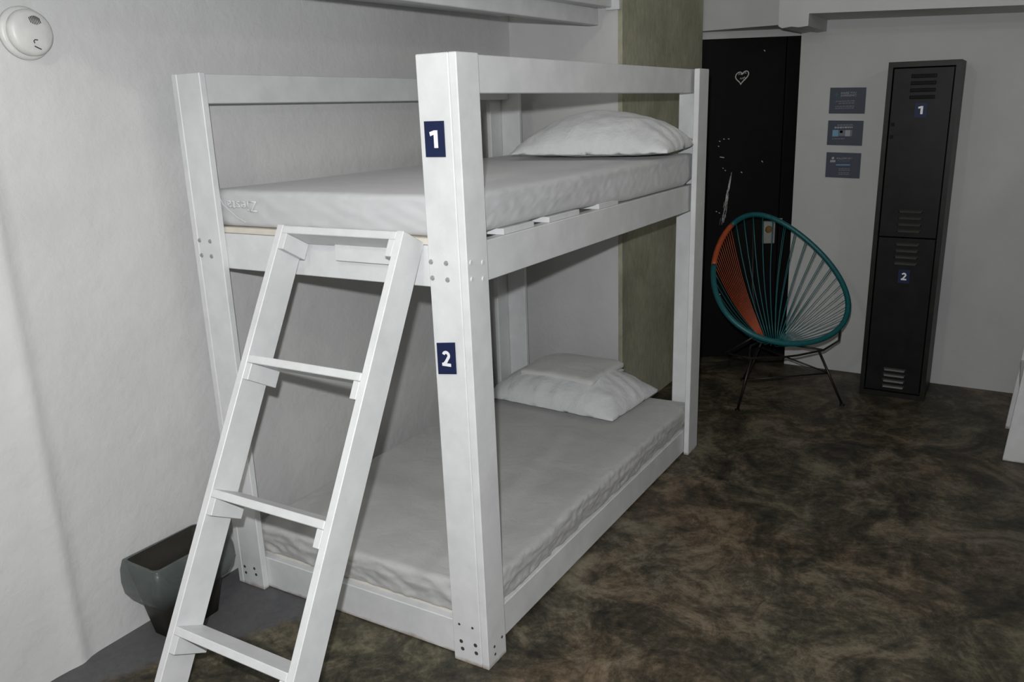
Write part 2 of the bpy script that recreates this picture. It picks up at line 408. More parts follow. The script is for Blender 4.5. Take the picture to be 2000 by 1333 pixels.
# heart scribble
def dcurve(bm, pts, r=0.0035):
    tube(bm, [dpt(s, z, 0.001) for s, z in pts], r, 5)
hs, hz = 0.305, 1.855
hp = []
for k in range(33):
    t = 2*math.pi*k/32
    x = 16*math.sin(t)**3/17; y = (13*math.cos(t)-5*math.cos(2*t)-2*math.cos(3*t)-math.cos(4*t))/17
    hp.append((hs + 0.043*x + 0.006*y, hz + 0.046*y + 0.006*x))
bm = bmesh.new(); dcurve(bm, hp, 0.0034); obj('chalk_heart', bm, CHALK, door, label='white hand drawn heart')
bm = bmesh.new()
for (a, b, pts) in ((-0.020, 0.012, [(0, 0), (0.004, 0.012), (0.010, 0.003), (0.014, 0.012), (0.018, 0)]), (0.008, 0.018, [(0, 0), (0.003, 0.012), (0.010, 0.002), (0.013, 0.012), (0.018, 0.001)]),
                    (-0.010, -0.014, [(0, 0), (0.004, 0.010), (0.010, 0.0), (0.016, 0.010), (0.022, 0.0)]), (0.008, -0.020, [(0, 0.012), (0.010, 0.020), (0.014, 0.008), (0.004, 0.0)])):
    dcurve(bm, [(hs+a+x, hz+b+y) for x, y in pts], 0.0021)
obj('chalk_scribble', bm, CHALK, door)
# streak of white paint and specks worn through the black
bm = bmesh.new()
for k in range(110):
    t = random.random()**0.7; z = 1.27 - 0.31*t; wd = 0.002 + 0.015*t
    s = 0.262 - 0.048*t + random.uniform(-wd, wd)
    l = random.uniform(0.012, 0.05)
    dcurve(bm, [(s, z), (s-0.0035*l/0.03, z-l)], random.uniform(0.0003, 0.0009))
for (s, z, a, b) in ((0.205, 1.475, 0.004, 0.004), (0.178, 1.462, 0.004, 0.004), (0.172, 1.43, 0.003, 0.004), (0.196, 1.36, 0.014, 0.005), (0.205, 1.29, 0.003, 0.004), (0.22, 1.275, 0.003, 0.004),
                     (0.325, 1.26, 0.004, 0.008), (0.44, 2.008, 0.004, 0.008), (0.455, 1.325, 0.004, 0.009), (0.235, 1.475, 0.004, 0.003), (0.19, 1.0, 0.004, 0.004), (0.17, 1.01, 0.004, 0.003), (0.21, 0.45, 0.004, 0.004)):
    dcurve(bm, [(s-a, z+b*0.5), (s, z), (s+a, z-b*0.5)], 0.0025)
obj('paint_scrape', bm, CHALK, door)
# lock
bm = bmesh.new(); dslab(bm, 0.475, 0.555, 0.79, 0.94, 0.0, 0.022); lk = obj('door_lock', bm, CHROME, door, bev=0.004)
bm = bmesh.new(); disc(bm, dpt(0.512, 0.885, 0.022), DN, 0.024, 0.016, 18, 0.019); obj('lock_cylinder', bm, BRASS, lk, smooth=False)
bm = bmesh.new(); dslab(bm, 0.53, 0.60, 0.945, 0.956, 0.004, 0.018); obj('latch_bar', bm, CHROME, lk, bev=0.002)

# overhead timber shelf along the wall above the bed
lo = bpy.data.objects.new('trim_3', None); COL.objects.link(lo); lo.location = (1.0, 0.7, 2.05); lo['kind'] = 'structure'
lo['label'] = 'white timber loft edge above the bed'
def skew_board(x0, x1, y0, y1, zb0, zb1, h):
    b = bmesh.new(); hexa(b, [(x0, y0, zb0), (x1, y0, zb1), (x1, y1, zb1), (x0, y1, zb0), (x0, y0, zb0+h), (x1, y0, zb1+h), (x1, y1, zb1+h), (x0, y1, zb0+h)]); return b
obj('loft_rail', skew_board(-0.8, 2.135, 0.60, 0.65, 2.060, 2.092, 0.078), WOOD, lo, bev=0.003)
obj('loft_fascia', skew_board(-0.8, 2.165, 0.54, 0.60, 2.118, 2.172, 0.20), WOOD, lo, bev=0.003)
obj('loft_deck', skew_board(-0.8, 2.18, 0.66, 1.203, 2.135, 2.185, 0.03), WOOD, lo)
obj('loft_end_plate', skew_board(2.165, 2.19, 0.50, 0.575, 2.160, 2.161, 0.3), WOOD, lo, bev=0.002)

# ------------------------------------------------------------------ bunk bed
L, W, H = 2.0215, 1.1215, 1.85
T = 0.025
P1, P2, PY, PY3 = 0.107, 0.130, 0.131, 0.135
def plank(x0, x1, y0, y1, z0, z1, dy0=0.0, dy1=0.0, dx0=0.0, dx1=0.0):
    b = bmesh.new()
    hexa(b, [(x0+dx0, y0+dy0, z0), (x1+dx0, y0+dy0, z0), (x1+dx0, y1+dy0, z0), (x0+dx0, y1+dy0, z0),
             (x0+dx1, y0+dy1, z1), (x1+dx1, y0+dy1, z1), (x1+dx1, y1+dy1, z1), (x0+dx1, y1+dy1, z1)])
    return b
def build_bed(label):
    bed = thing('bunk_bed', (0, 0, 0), label, 'bunk bed')
    e = 0.0006
    s1 = (-0.007, 0.003); s2 = (0.007, -0.007)
    # near post
    f1 = obj('post_plank', plank(0, P1, 0, T, 0, H, *s1), WOOD, bed, bev=0.0025)
    e1 = obj('post_plank', plank(0, T, T+e, PY, 0, H, *s1), WOOD, bed, bev=0.0025)
    # far front post
    f2 = obj('post_plank', plank(L-P2, L, 0, T, 0, H, *s2), WOOD, bed, bev=0.0025)
    obj('post_plank', plank(L-T, L, T+e, PY, 0, H, *s2), WOOD, bed, bev=0.0025)
    # wall-side posts
    obj('post_plank', plank(0, P1, W-T, W, 0, H), WOOD, bed, bev=0.0025)
    e3 = obj('post_plank', plank(0, T, W-PY3, W-T-e, 0, H), WOOD, bed, bev=0.0025)
    obj('post_plank', plank(L-P2, L, W-T, W, 0, H), WOOD, bed, bev=0.0025)
    obj('post_plank', plank(L-T, L, W-PY3, W-T-e, 0, H), WOOD, bed, bev=0.0025)
    # long rails front and back
    ya, yb = 0.034, 0.072
    for (z0, z1) in ((1.747, 1.849), (1.218, 1.337), (0.012, 0.131)):
        obj('side_rail', plank(T+e, L-T-e, ya, yb, z0, z1), WOOD, bed, bev=0.0025)
    for (z0, z1) in ((1.755, 1.85), (1.218, 1.337), (0.012, 0.131)):
        obj('side_rail', plank(T+e, L-T-e, W-yb, W-T-e, z0, z1), WOOD, bed, bev=0.0025)
    # end rails
    for (z0, z1) in ((1.216, 1.336), (0.002, 0.125)):
        obj('end_rail', plank(T+e, 0.064, yb+e, W-yb-e, z0, z1), WOOD, bed, bev=0.0025)
        obj('end_rail', plank(L-0.064, L-T-e, yb+e, W-yb-e, z0, z1), WOOD, bed, bev=0.0025)
    # ledger under the ladder head
    obj('ledger', plank(0.004, T, 0.24, 0.485, 1.276, 1.325), WOOD, bed, bev=0.002)
    # slats: upper deck and lower deck
    sl = ((0.027, 0.12), (0.262, 0.45), (0.55, 0.775), (0.935, 1.11), (1.22, 1.38), (1.50, 1.66), (1.80, 1.95))
    for i, (a, b) in enumerate(sl):
        z = 1.3375
        obj('slat', plank(a, b, 0.040 if i < 4 else 0.078, W-0.036, z, z+0.019), WOODR if i == 0 else WOOD, bed, bev=0.0015)
    for (a, b) in sl:
        obj('slat', plank(a+0.03, b, 0.075, W-0.075, 0.112, 0.1312), WOODR, bed)
    # bolts on the posts
    def bolts(par, nrm, pts, mat=BOLT, r=0.0075, hole=False):
        for p in pts:
            b = bmesh.new(); disc(b, Vector(p)+Vector(nrm)*0.0002, nrm, r, 0.0012 if hole else 0.003, 10, r*0.85); obj('bolt', b, HOLE if hole else mat, par)
    NX = (-1, 0, 0); NY = (0, -1, 0)
    bolts(e1, NX, [(0, 0.122, 1.295), (0, 0.070, 1.294), (0, 0.120, 1.249), (0, 0.068, 1.247)])
    bolts(e1, NX, [(0, 0.094, 0.075), (0, 0.040, 0.077), (0, 0.090, 0.049), (0, 0.038, 0.049)], HOLE, 0.007, True)
    bolts(e1, NX, [(0, 0.098, 0.136), (0, 0.048, 0.137)], HOLE, 0.0045, True)
    bolts(f1, NY, [(0.018, 0, 1.297), (0.078, 0, 1.288), (0.020, 0, 1.250), (0.077, 0, 1.241)], BOLTW, 0.0075)
    bolts(f1, NY, [(0.037, -0.0066, 0.065), (0.040, -0.0066, 0.036), (0.083, -0.0066, 0.072)], HOLE, 0.005, True)
    bolts(e3, NX, [(0, 1.088, 1.311), (0, 1.036, 1.310), (0, 1.087, 1.260), (0, 1.038, 1.259)])
    bolts(e3, NX, [(0, 1.080, 0.075), (0, 1.028, 0.080), (0, 1.077, 0.050), (0, 1.022, 0.056)], HOLE, 0.006, True)
    bolts(f2, NY, [(L-0.10, 0.0, 1.30), (L-0.04, 0.0, 1.30), (L-0.10, 0.0, 1.245), (L-0.04, 0.0, 1.245)], BOLTW, 0.006)
    return bed, e1
bed, postface = build_bed('white painted timber bunk bed with number plates 1 and 2')
for (num, yc, zc, sk) in (('1', 0.0825, 1.631, 0.0), ('2', 0.085, 1.0165, 0.008)):
    hy, hz_ = 0.0318, 0.047
    b = bmesh.new()
    c = []
    for x in (-0.0020 if num == '2' else -0.0005, -0.0045):
        c.append([(x, yc-hy, zc-hz_+sk/2), (x, yc+hy, zc-hz_-sk/2), (x, yc+hy, zc+hz_-sk/2), (x, yc-hy, zc+hz_+sk/2)])
    hexa(b, c[0]+c[1])
    pl = obj('number_plate', b, NAVY, bed, label='navy plate with white number '+num)
    obj('digit', digit_bm(num, 0.046, (-0.0046, yc, zc)), WHITE, pl)

# ------------------------------------------------------------------ mattresses, pillows, linen
def fbm(p, s, o=0.0):
    return noise.noise(Vector((p.x*s+o, p.y*s-o, p.z*s+o*0.5)))
def mattress(name, x0, x1, y0, y1, z0, z1, mat, label, wr, seed, rr, sag=False, crease=0.0):
    sx, sy, sz = x1-x0, y1-y0, z1-z0
    cx, cy, cz = (x0+x1)/2, (y0+y1)/2, (z0+z1)/2
    def d(p):
        u = p.copy()
        side = max(abs(p.x)/(sx/2), abs(p.y)/(sy/2))
        top = p.z > 0
        # long soft folds on the flanks, faint waves on top
        q = Vector((p.x*5+seed, p.y*5, p.z*3))
        f = noise.noise(q + Vector((p.z*8, p.z*6, 0)))
        f2 = noise.noise(Vector((p.x*17+p.z*22+seed, p.y*17-p.z*22, p.z*6)))
        k = max(0, (side-0.93)/0.07)
        out = Vector((p.x/(sx/2) if abs(p.x)/(sx/2) > abs(p.y)/(sy/2) else 0, p.y/(sy/2) if abs(p.y)/(sy/2) >= abs(p.x)/(sx/2) else 0, 0))
        u += out*k*(0.008*f+0.007*f2+0.004*noise.noise(Vector((p.x*34-p.z*40, p.y*34+p.z*40, seed))))*wr
        low = max(0.0, min(1.0, (0.012-p.z)/0.03))
        cr = abs(noise.noise(Vector((p.x*13+p.z*16+seed*2, p.y*13-p.z*16, seed)))) + 0.5*abs(noise.noise(Vector((p.x*29-p.z*24, p.y*29+p.z*24, seed*3))))
        u -= out*k*low*crease*(0.013*cr - 0.001)
        u += out*k*crease*0.0022*math.exp(-((p.z-0.012)/0.006)**2)
        if top: u.z += (0.006*noise.noise(Vector((p.x*3+seed, p.y*3, 0))) + 0.0025*noise.noise(Vector((p.x*11, p.y*11, seed))))*wr
        # soft crown and rolled-under lower edge
        if sag and p.y < -sy/2+0.04 and p.z < 0.02:
            xx = p.x+cx; g = max(0, min(1, (xx-0.75)/0.45))*max(0, min(1, (1.97-xx)/0.12)); k2 = max(0, min(1, (0.02-p.z)/0.05))
            u.y -= 0.010*g*k2; u.z -= 0.017*g*k2
        if p.z < 0 and side > 0.9:
            u -= out*0.006*(-p.z/(sz/2)); u.z -= 0.0
        return u
    b = rbox((sx, sy, sz), rr, (210, 120, 20), d)
    bmesh.ops.translate(b, verts=b.verts, vec=(cx, cy, cz))
    return obj(name, b, mat, None, True, label=label, category='mattress', group='sheeted mattresses on the bunk bed')
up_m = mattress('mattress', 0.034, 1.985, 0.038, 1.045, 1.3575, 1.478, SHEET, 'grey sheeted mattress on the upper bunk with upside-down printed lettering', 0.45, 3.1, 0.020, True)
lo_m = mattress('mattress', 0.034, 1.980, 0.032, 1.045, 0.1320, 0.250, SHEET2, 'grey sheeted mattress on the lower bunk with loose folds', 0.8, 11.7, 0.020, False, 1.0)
b = text_bm('Ziesta', 0.050, (0.0275, 0.895, 1.428), (0, 1, 0), (0, 0, -1), 0.004, True, 0.0003, 1.15)
obj('lettering', b, PRINT, up_m)
# seam of the fitted sheet crossing the printed corner
b = bmesh.new(); tube(b, [(0.030, 0.998, 1.455), (0.0285, 0.985, 1.432), (0.028, 0.955, 1.412), (0.028, 0.92, 1.389), (0.029, 0.885, 1.375)], 0.0015, 5); obj('seam', b, PRINT, up_m)

def pillow(name, c, lx, ly, h, rz, mat, label, cat, seed, puff=2.2, tilt=0.0, pinch=0.12, group=None):
    def d(p):
        u, v = p.x/(lx/2), p.y/(ly/2)
        e = max(0.0, (1-abs(u)**puff))**0.55 * max(0.0, (1-abs(v)**puff))**0.55
        z = h*(0.86*e if p.z > 0 else -0.14*e) + (0.005 if p.z > 0 else -0.005)
        x = p.x*(1-pinch*(v*v)*(1-abs(u)**6)*0.5); y = p.y*(1-pinch*(u*u)*(1-abs(v)**6)*0.5)
        q = Vector((p.x*9+seed, p.y*9, p.z))
        rim = max(abs(u), abs(v))
        z += 0.010*noise.noise(q)*e + 0.008*noise.noise(q*2.3)*(0.3+rim*0.7)*(1 if p.z > 0 else 0.3)
        a = math.atan2(v, u)
        z += 0.006*math.sin(a*17+seed)*max(0, rim-0.55)*1.6*(1 if p.z > 0 else 0)
        return Vector((x, y, z))
    bb = rbox((lx, ly, 1.0), 0.001, (44, 56, 2), d)
    bmesh.ops.rotate(bb, verts=bb.verts, cent=(0, 0, 0), matrix=Matrix.Rotation(tilt, 3, 'Y'))
    bmesh.ops.rotate(bb, verts=bb.verts, cent=(0, 0, 0), matrix=Matrix.Rotation(rz, 3, 'Z'))
    zmin = min(v.co.z for v in bb.verts)
    bmesh.ops.translate(bb, verts=bb.verts, vec=(c[0], c[1], c[2]-zmin))
    bmesh.ops.remove_doubles(bb, verts=bb.verts, dist=0.0004)
    o = obj(name, bb, mat, None, True, label=label, category=cat)
    if group: o['group'] = group
    return o
pillow('pillow', (1.71, 0.375, 1.482), 0.46, 0.74, 0.185, R(3), CASE, 'plump white pillow lying on the upper bunk', 'pillow', 2.0, 1.9, R(-2), group='pillows on the bunk bed')
pillow('pillow', (1.785, 0.60, 0.246), 0.50, 0.74, 0.17, R(-4), CASE, 'white pillow under the folded linen on the lower bunk', 'pillow', 8.3, 2.4, group='pillows on the bunk bed')
lin = thing('folded_sheet', (1.82, 0.61, 0.385), 'folded white bed linen resting on the lower bunk pillow', 'linen')
def linen(z, h, lx, ly, seed, dx=0, dy=0, rz=0):
    def d(p):
        return p + Vector((0.004*fbm(p, 14, seed), 0.004*fbm(p, 14, seed+3), 0.006*fbm(p, 9, seed+5) - 0.05*(p.x/lx)**2 - 0.045*(p.y/ly)**2 + 0.012*fbm(p, 6, seed+2)))
    bb = rbox((lx, ly, h), h*0.45, (20, 24, 4), d)
    bmesh.ops.rotate(bb, verts=bb.verts, cent=(0, 0, 0), matrix=Matrix.Rotation(R(-5)+rz, 3, 'Z'))
    bmesh.ops.translate(bb, verts=bb.verts, vec=(1.815+dx, 0.605+dy, z+h/2)); return bb
obj('bottom_fold', linen(0.376, 0.016, 0.36, 0.43, 1.5, 0.004, -0.006, R(-1.5)), CASE2, lin, True)
obj('lower_fold', linen(0.391, 0.014, 0.345, 0.42, 4.0), CASE2, lin, True)
obj('upper_fold', linen(0.4045, 0.034, 0.35, 0.43, 9.0, -0.004, 0.004, R(1)), CASE2, lin, True)

# ------------------------------------------------------------------ ladder
LM, LC = 0.536, math.sqrt(1+0.536**2)
LD = 0.1015
LW = 0.4835           # outer width
ZT = 1.390
def build_ladder(label, m, ys=0):
    """leaning ladder, foot at the origin, leaning towards +x; rungs and cleats square to the stiles"""
    lad = thing('bunk_ladder', (0, 0, 0), label, 'ladder', 'white wooden bunk ladders')
    c = math.sqrt(1+m*m); t = 0.0245
    def P(a, d): return ((a*m+d)/c, (a-d*m)/c)          # a along the stile, d into its depth
    AT = ZT*LC
    stile = [(0, 0), (LD*c, 0), P(AT, LD), P(AT, 0)]
    for (ya, yb) in ((-LW/2, -LW/2+t), (LW/2-t, LW/2)):
        b = bmesh.new(); prism(b, stile, 'y', ya, yb); obj('stile', b, WOOD, lad, bev=0.002, local=True)
    yi = LW/2-t-0.0006
    for i, zt in enumerate((1.388, 1.032, 0.680, 0.338)):
        a1 = zt*LC; a0 = a1-0.0235; d0 = 0.0 if i else 0.002
        b = bmesh.new(); prism(b, [P(a0, d0), P(a0, d0+0.098), P(a1, d0+0.098), P(a1, d0)], 'y', -yi, yi); obj('rung', b, WOOD, lad, bev=0.002, local=True)
        for s in (-1, 1):
            ct = 0.022; ya, yb = (yi-ct, yi) if s > 0 else (-yi, -yi+ct); e0, e1 = a0-0.0505, a0-0.0006
            cd_ = 0.119 if i else 0.1005
            b = bmesh.new(); prism(b, [P(e0, 0.001), P(e0-0.002, cd_), P(e1, cd_), P(e1, 0.001)], 'y', ya, yb); obj('cleat', b, WOOD, lad, bev=0.0015, local=True)
    return lad
lad = build_ladder('white wooden ladder leaning against the foot of the bunk bed', LM)
lad.location = (-0.806, (0.646+0.163)/2, 0)
lad2 = build_ladder('foot of a second white ladder cut off by the right photo edge', 0.083)
lad2.rotation_euler = (0, 0, R(-90)); lad2.location = (2.49+LW/2, -1.345, 0)
bed2 = copy_tree(bed)
bed2['label'] = 'second white bunk bed outside the right photo edge behind the cut off ladder'
bed2.rotation_euler = (0, 0, 0); bed2.location = (1.15, -1.60-W, 0)

# ------------------------------------------------------------------ waste bin
bn = thing('waste_bin', (-0.27, 1.09, 0), 'dark waste bin with translucent green liner by the wall', 'waste bin')
def ring4(x0, x1, y0, y1, z, rr=0.02, n=4, f=None):
    pts = []
    for (cx, cy, a0) in ((x1-rr, y1-rr, 0), (x0+rr, y1-rr, 90), (x0+rr, y0+rr, 180), (x1-rr, y0+rr, 270)):
        for k in range(n+1):
            a = R(a0+90*k/n); p = Vector((cx+rr*math.cos(a), cy+rr*math.sin(a), z))
            pts.append(f(p) if f else p)
    return pts
def skin(bm, loops, cap0=False, cap1=False):
    V = [[bm.verts.new(p) for p in lp] for lp in loops]; n = len(V[0])
    for A, B in zip(V, V[1:]):
        for k in range(n): bm.faces.new((A[k], A[(k+1) % n], B[(k+1) % n], B[k]))
    if cap0: bm.faces.new(V[0][::-1])
    if cap1: bm.faces.new(V[-1])
bx0, bx1, by0, by1, bh = -0.415, -0.120, 1.000, 1.172, 0.285
b = bmesh.new()
def tap(z, ins): k = 1-z/bh; return ring4(bx0+0.045*k+ins, bx1-0.045*k-ins, by0+0.035*k+ins, by1-0.035*k-ins, z, 0.018)
skin(b, [tap(0.0, 0), tap(0.10, 0), tap(0.20, 0), tap(bh, 0), tap(bh, 0.004), tap(0.15, 0.004), tap(0.008, 0.004)], True, True)
obj('bin_body', b, BINM, bn, True)
b = bmesh.new()
def wob(s):
    return lambda p: p + Vector((0.006*noise.noise(p*14+Vector((s, 0, 0))), 0.004*noise.noise(p*14+Vector((0, s, 0))), 0.006*noise.noise(p*9+Vector((0, 0, s)))))
def lring(o, z, rr=0.02): return ring4(bx0-o, bx1+o, max(by0-o, 0.9), min(by1+o, 1.198), z, rr, 5, wob(o*50+z*9))
skin(b, [lring(-0.004, bh+0.004), lring(0.006, bh+0.001), lring(0.014, bh-0.03), lring(0.018, bh-0.07), lring(0.012, bh-0.11), lring(-0.004, bh-0.14), lring(-0.018, bh-0.155)])
obj('bin_liner', b, LINER, bn, True, label='translucent green plastic liner folded over the rim')

# ------------------------------------------------------------------ smoke detector
sd = thing('smoke_detector', (-0.412, 1.20, 1.958), 'round white smoke detector on the wall at top left', 'smoke detector')
SCN = Vector((-0.412, 1.204, 1.958)); SN = Vector((0, -1, 0))
b = bmesh.new(); lathe(b, SCN, SN, [(0.073, 0.0), (0.073, 0.010), (0.069, 0.016), (0.064, 0.018)], 48); obj('base', b, PLAST, sd, True)
b = bmesh.new(); lathe(b, SCN+SN*0.018, SN, [(0.059, 0.0), (0.063, 0.006), (0.063, 0.018), (0.060, 0.026), (0.052, 0.031), (0.03, 0.0335), (0.0, 0.034)][:-1], 48); bd = obj('cover', b, PLAST, sd, True)
top = SCN + SN*0.0500
for k in range(7):
    xx = -0.014+0.0047*k; hh = 0.004+0.008*math.cos((k-3)/3.4*1.3)
    b = bmesh.new(); hexa(b, [Vector((top.x+xx+dxx+0.008+sh, 1.204-0.0500-oo, top.z+0.032+zz)) for (dxx, oo, zz, sh) in
        ((-0.001, 0, -hh, 0.002), (0.001, 0, -hh, 0.002), (0.001, 0.0022, -hh, 0.002), (-0.001, 0.0022, -hh, 0.002), (-0.001, 0, hh, -0.002), (0.001, 0, hh, -0.002), (0.001, 0.0022, hh, -0.002), (-0.001, 0.0022, hh, -0.002))])
    obj('vent_slot', b, DARK, bd)
b = bmesh.new(); tube(b, [(top.x-0.004, 1.1505, top.z-0.030), (top.x-0.006, 1.1505, top.z-0.024), (top.x-0.001, 1.1505, top.z-0.020), (top.x+0.006, 1.1505, top.z-0.021)], 0.0014, 5); obj('test_mark', b, DARK, bd)
b = bmesh.new(); tube(b, [(top.x-0.006, 1.1505, top.z-0.038), (top.x+0.012, 1.1505, top.z-0.046)], 0.0015, 5); obj('test_mark', b, DARK, bd)

# ------------------------------------------------------------------ locker
LX0, LX1, LY0, LY1, LH = 3.225, 3.575, -0.948, -0.598, 1.877
lk = thing('locker', (3.40, (LY0+LY1)/2, 0), 'tall narrow dark metal locker with two numbered louvred doors', 'locker')
b = bmesh.new()
box(b, LX0+0.012, LX1, LY0, LY0+0.012, 0.0, LH); box(b, LX0+0.012, LX1, LY1-0.012, LY1, 0.0, LH)
box(b, LX1-0.012, LX1, LY0+0.012, LY1-0.012, 0.0, LH); box(b, LX0+0.012, LX1-0.012, LY0+0.012, LY1-0.012, LH-0.012, LH); box(b, LX0+0.02, LX1-0.012, LY0+0.012, LY1-0.012, 0.03, 0.042)
obj('body', b, LOCK, lk)
b = bmesh.new(); box(b, LX0, LX0+0.012, LY0, LY0+0.024, 0, LH); box(b, LX0, LX0+0.012, LY1-0.024, LY1, 0, LH)
box(b, LX0, LX0+0.012, LY0+0.024, LY1-0.024, LH-0.028, LH); box(b, LX0, LX0+0.012, LY0+0.024, LY1-0.024, 0.0, 0.03)
obj('front_frame', b, LOCKE, lk)
yd0, yd1 = LY0+0.030, LY1-0.030
for di, (z0, z1) in enumerate(((0.942, LH-0.034), (0.036, 0.937))):
    b = bmesh.new(); box(b, LX0+0.004, LX0+0.020, yd0, yd1, z0, z1); dr = obj('locker_door', b, LOCK, lk, bev=0.002, label='locker door number %d' % (di+1))
    yc = (yd0+yd1)/2 - 0.004
    zs = [z1-0.042-0.036*k for k in range(4)] + [z0+0.035+0.036*k for k in range(4)] if di == 0 else [z1-0.035-0.036*k for k in range(4)] + [z0+0.030+0.034*k for k in range(4)]
    for k, z in enumerate(zs):
        b = bmesh.new(); hw = 0.062; x = LX0+0.0042
        if di == 0 and k < 4:   # seen from below: open slot above a drooping lip
            hexa(b, [(x, yc-hw, z-0.010), (x, yc+hw, z-0.010), (x, yc+hw, z+0.010), (x, yc-hw, z+0.010), (x-0.003, yc-hw+0.006, z-0.006), (x-0.003, yc+hw-0.006, z-0.006), (x-0.003, yc+hw-0.006, z+0.006), (x-0.003, yc-hw+0.006, z+0.006)])
            lv = obj('louver', b, LOCK, dr)
            b = bmesh.new(); box(b, x-0.0036, x-0.0031, yc-hw+0.008, yc+hw-0.008, z-0.0055, z+0.0055); obj('louver_slot', b, BLACK, dr)
            continue
        # pressed louver, wedge opening downwards
        hexa(b, [(x, yc-hw, z-0.009), (x, yc+hw, z-0.009), (x, yc+hw, z+0.011), (x, yc-hw, z+0.011), (x-0.011, yc-hw+0.008, z-0.008), (x-0.011, yc+hw-0.008, z-0.008), (x-0.006, yc+hw-0.008, z+0.003), (x-0.006, yc-hw+0.008, z+0.003)])
        obj('louver', b, LOUV, dr, bev=0.0015)
    zn = 1.626 if di == 0 else 0.721
    b = bmesh.new(); hp_, hq = 0.030, 0.038
    box(b, LX0+0.0022, LX0+0.0038, yc-hp_, yc+hp_, zn-hq, zn+hq)
    npl = obj('number_plate', b, NAVY, lk, label='navy plate with white number %d' % (di+1))
    obj('digit', digit_bm(str(di+1), 0.042, (LX0+0.0021, yc, zn)), WHITE, npl)
    for z in ((1.553, 1.487) if di == 0 else (0.654, 0.61)):
        b = bmesh.new(); box(b, LX0+0.0025, LX0+0.0045, yd1-0.026, yd1-0.008, z-0.009, z+0.009); obj('latch_hole', b, BLACK, dr)
lk.rotation_euler = (R(0.6), 0, 0); lk.location.y += 0.015

# ------------------------------------------------------------------ wall signs
def wallx(y): return 3.645 + (3.50-3.645)*((y+0.045)/(-3.4+0.045))
def sign(y0, y1, z0, z1, label, rows):
    x = wallx((y0+y1)/2)
    s = thing('wall_sign', (x, (y0+y1)/2, z0), label, 'sign', 'three slate signs beside the locker')
    b = bmesh.new(); c = []
    for o in (0.0005, 0.008): c.append([(wallx(y0)-o, y0, z0-0.004), (wallx(y1)-o, y1, z0+0.003), (wallx(y1)-o, y1, z1+0.003), (wallx(y0)-o, y0, z1-0.004)])
    hexa(b, c[0]+c[1]); obj('panel', b, SLATE, s)
    ux, uy = Vector((0, -1, 0)), Vector((0, 0, 1))
    for r_ in rows:
        kind = r_[0]
        if kind == 't':
            _, txt, u, v, sz, mt = r_; obj('lettering', text_bm(txt, sz, (x-0.0095, y1-u, z1-v), ux, uy, 0.02, True, 0.0006, 1.0), mt, s)
        elif kind == 'l':      # a line of print too small to read, broken into words
            _, u0, u1, v, h, mt = r_; b = bmesh.new(); u = u0
            while u < u1-0.004:
                wd = min(random.uniform(0.006, 0.017), u1-u); box(b, x-0.0098, x-0.0082, y1-u-wd, y1-u, z1-v-h/2, z1-v+h/2); u += wd+0.0035
            obj('print_line', b, mt, s)
        elif kind == 'r':
            _, u0, u1, v0, v1, mt = r_; b = bmesh.new(); box(b, x-0.0098, x-0.0082, y1-u1, y1-u0, z1-v1, z1-v0); obj('print_patch', b, mt, s)
        elif kind == 'star':
            _, u, v, rad, mt = r_; b = bmesh.new()
            for a in range(4):
                d_ = Vector((0, math.cos(a*math.pi/4), math.sin(a*math.pi/4)))*rad; p = Vector((x-0.009, y1-u, z1-v)); tube(b, [p-d_, p+d_], 0.0022, 5)
            obj('icon', b, mt, s)
        elif kind == 'person':
            _, u, v, rad, mt = r_; b = bmesh.new(); p = Vector((x-0.0082, y1-u, z1-v)); disc(b, p+Vector((0, 0, rad*0.5)), (-1, 0, 0), rad*0.5, 0.0015, 14)
            box(b, x-0.0098, x-0.0082, y1-u-rad*0.95, y1-u+rad*0.95, z1-v-rad*1.05, z1-v-rad*0.25); obj('icon', b, mt, s)
    return s
sign(-0.438, -0.234, 1.613, 1.763, 'upper slate wall sign with small teal icon', [('star', 0.040, 0.038, 0.014, SIGNG), ('t', 'SHARE YOUR', 0.112, 0.031, 0.0165, SIGNT), ('t', 'EXPERIENCE', 0.110, 0.046, 0.0165, SIGNT),
    ('l', 0.036, 0.170, 0.078, 0.006, SIGND), ('l', 0.055, 0.145, 0.090, 0.006, SIGND), ('l', 0.036, 0.165, 0.108, 0.006, SIGND), ('l', 0.036, 0.165, 0.119, 0.006, SIGND)])
sign(-0.436, -0.234, 1.427, 1.572, 'middle slate wall sign with a strip of photos', [('l', 0.055, 0.160, 0.026, 0.008, SIGND), ('l', 0.040, 0.170, 0.040, 0.009, SIGNT), ('r', 0.030, 0.064, 0.054, 0.092, SIGNB), ('r', 0.066, 0.100, 0.056, 0.090, SIGND), ('r', 0.072, 0.088, 0.058, 0.072, DARK), ('r', 0.102, 0.132, 0.056, 0.092, SIGNT), ('r', 0.134, 0.172, 0.056, 0.092, SIGND),
    ('l', 0.030, 0.100, 0.106, 0.006, SIGND)])
sign(-0.436, -0.236, 1.233, 1.383, 'lower slate wall sign with person icon and blue line', [('person', 0.040, 0.040, 0.016, SIGNT), ('t', 'FOLLOW US ON', 0.115, 0.034, 0.0145, SIGNT), ('t', 'INSTAGRAM', 0.108, 0.049, 0.0145, SIGND), ('r', 0.060, 0.142, 0.070, 0.076, SIGNB),
    ('l', 0.078, 0.168, 0.096, 0.005, SIGND), ('l', 0.078, 0.165, 0.106, 0.005, SIGND), ('l', 0.078, 0.165, 0.120, 0.005, SIGND), ('l', 0.078, 0.150, 0.130, 0.005, SIGND)])

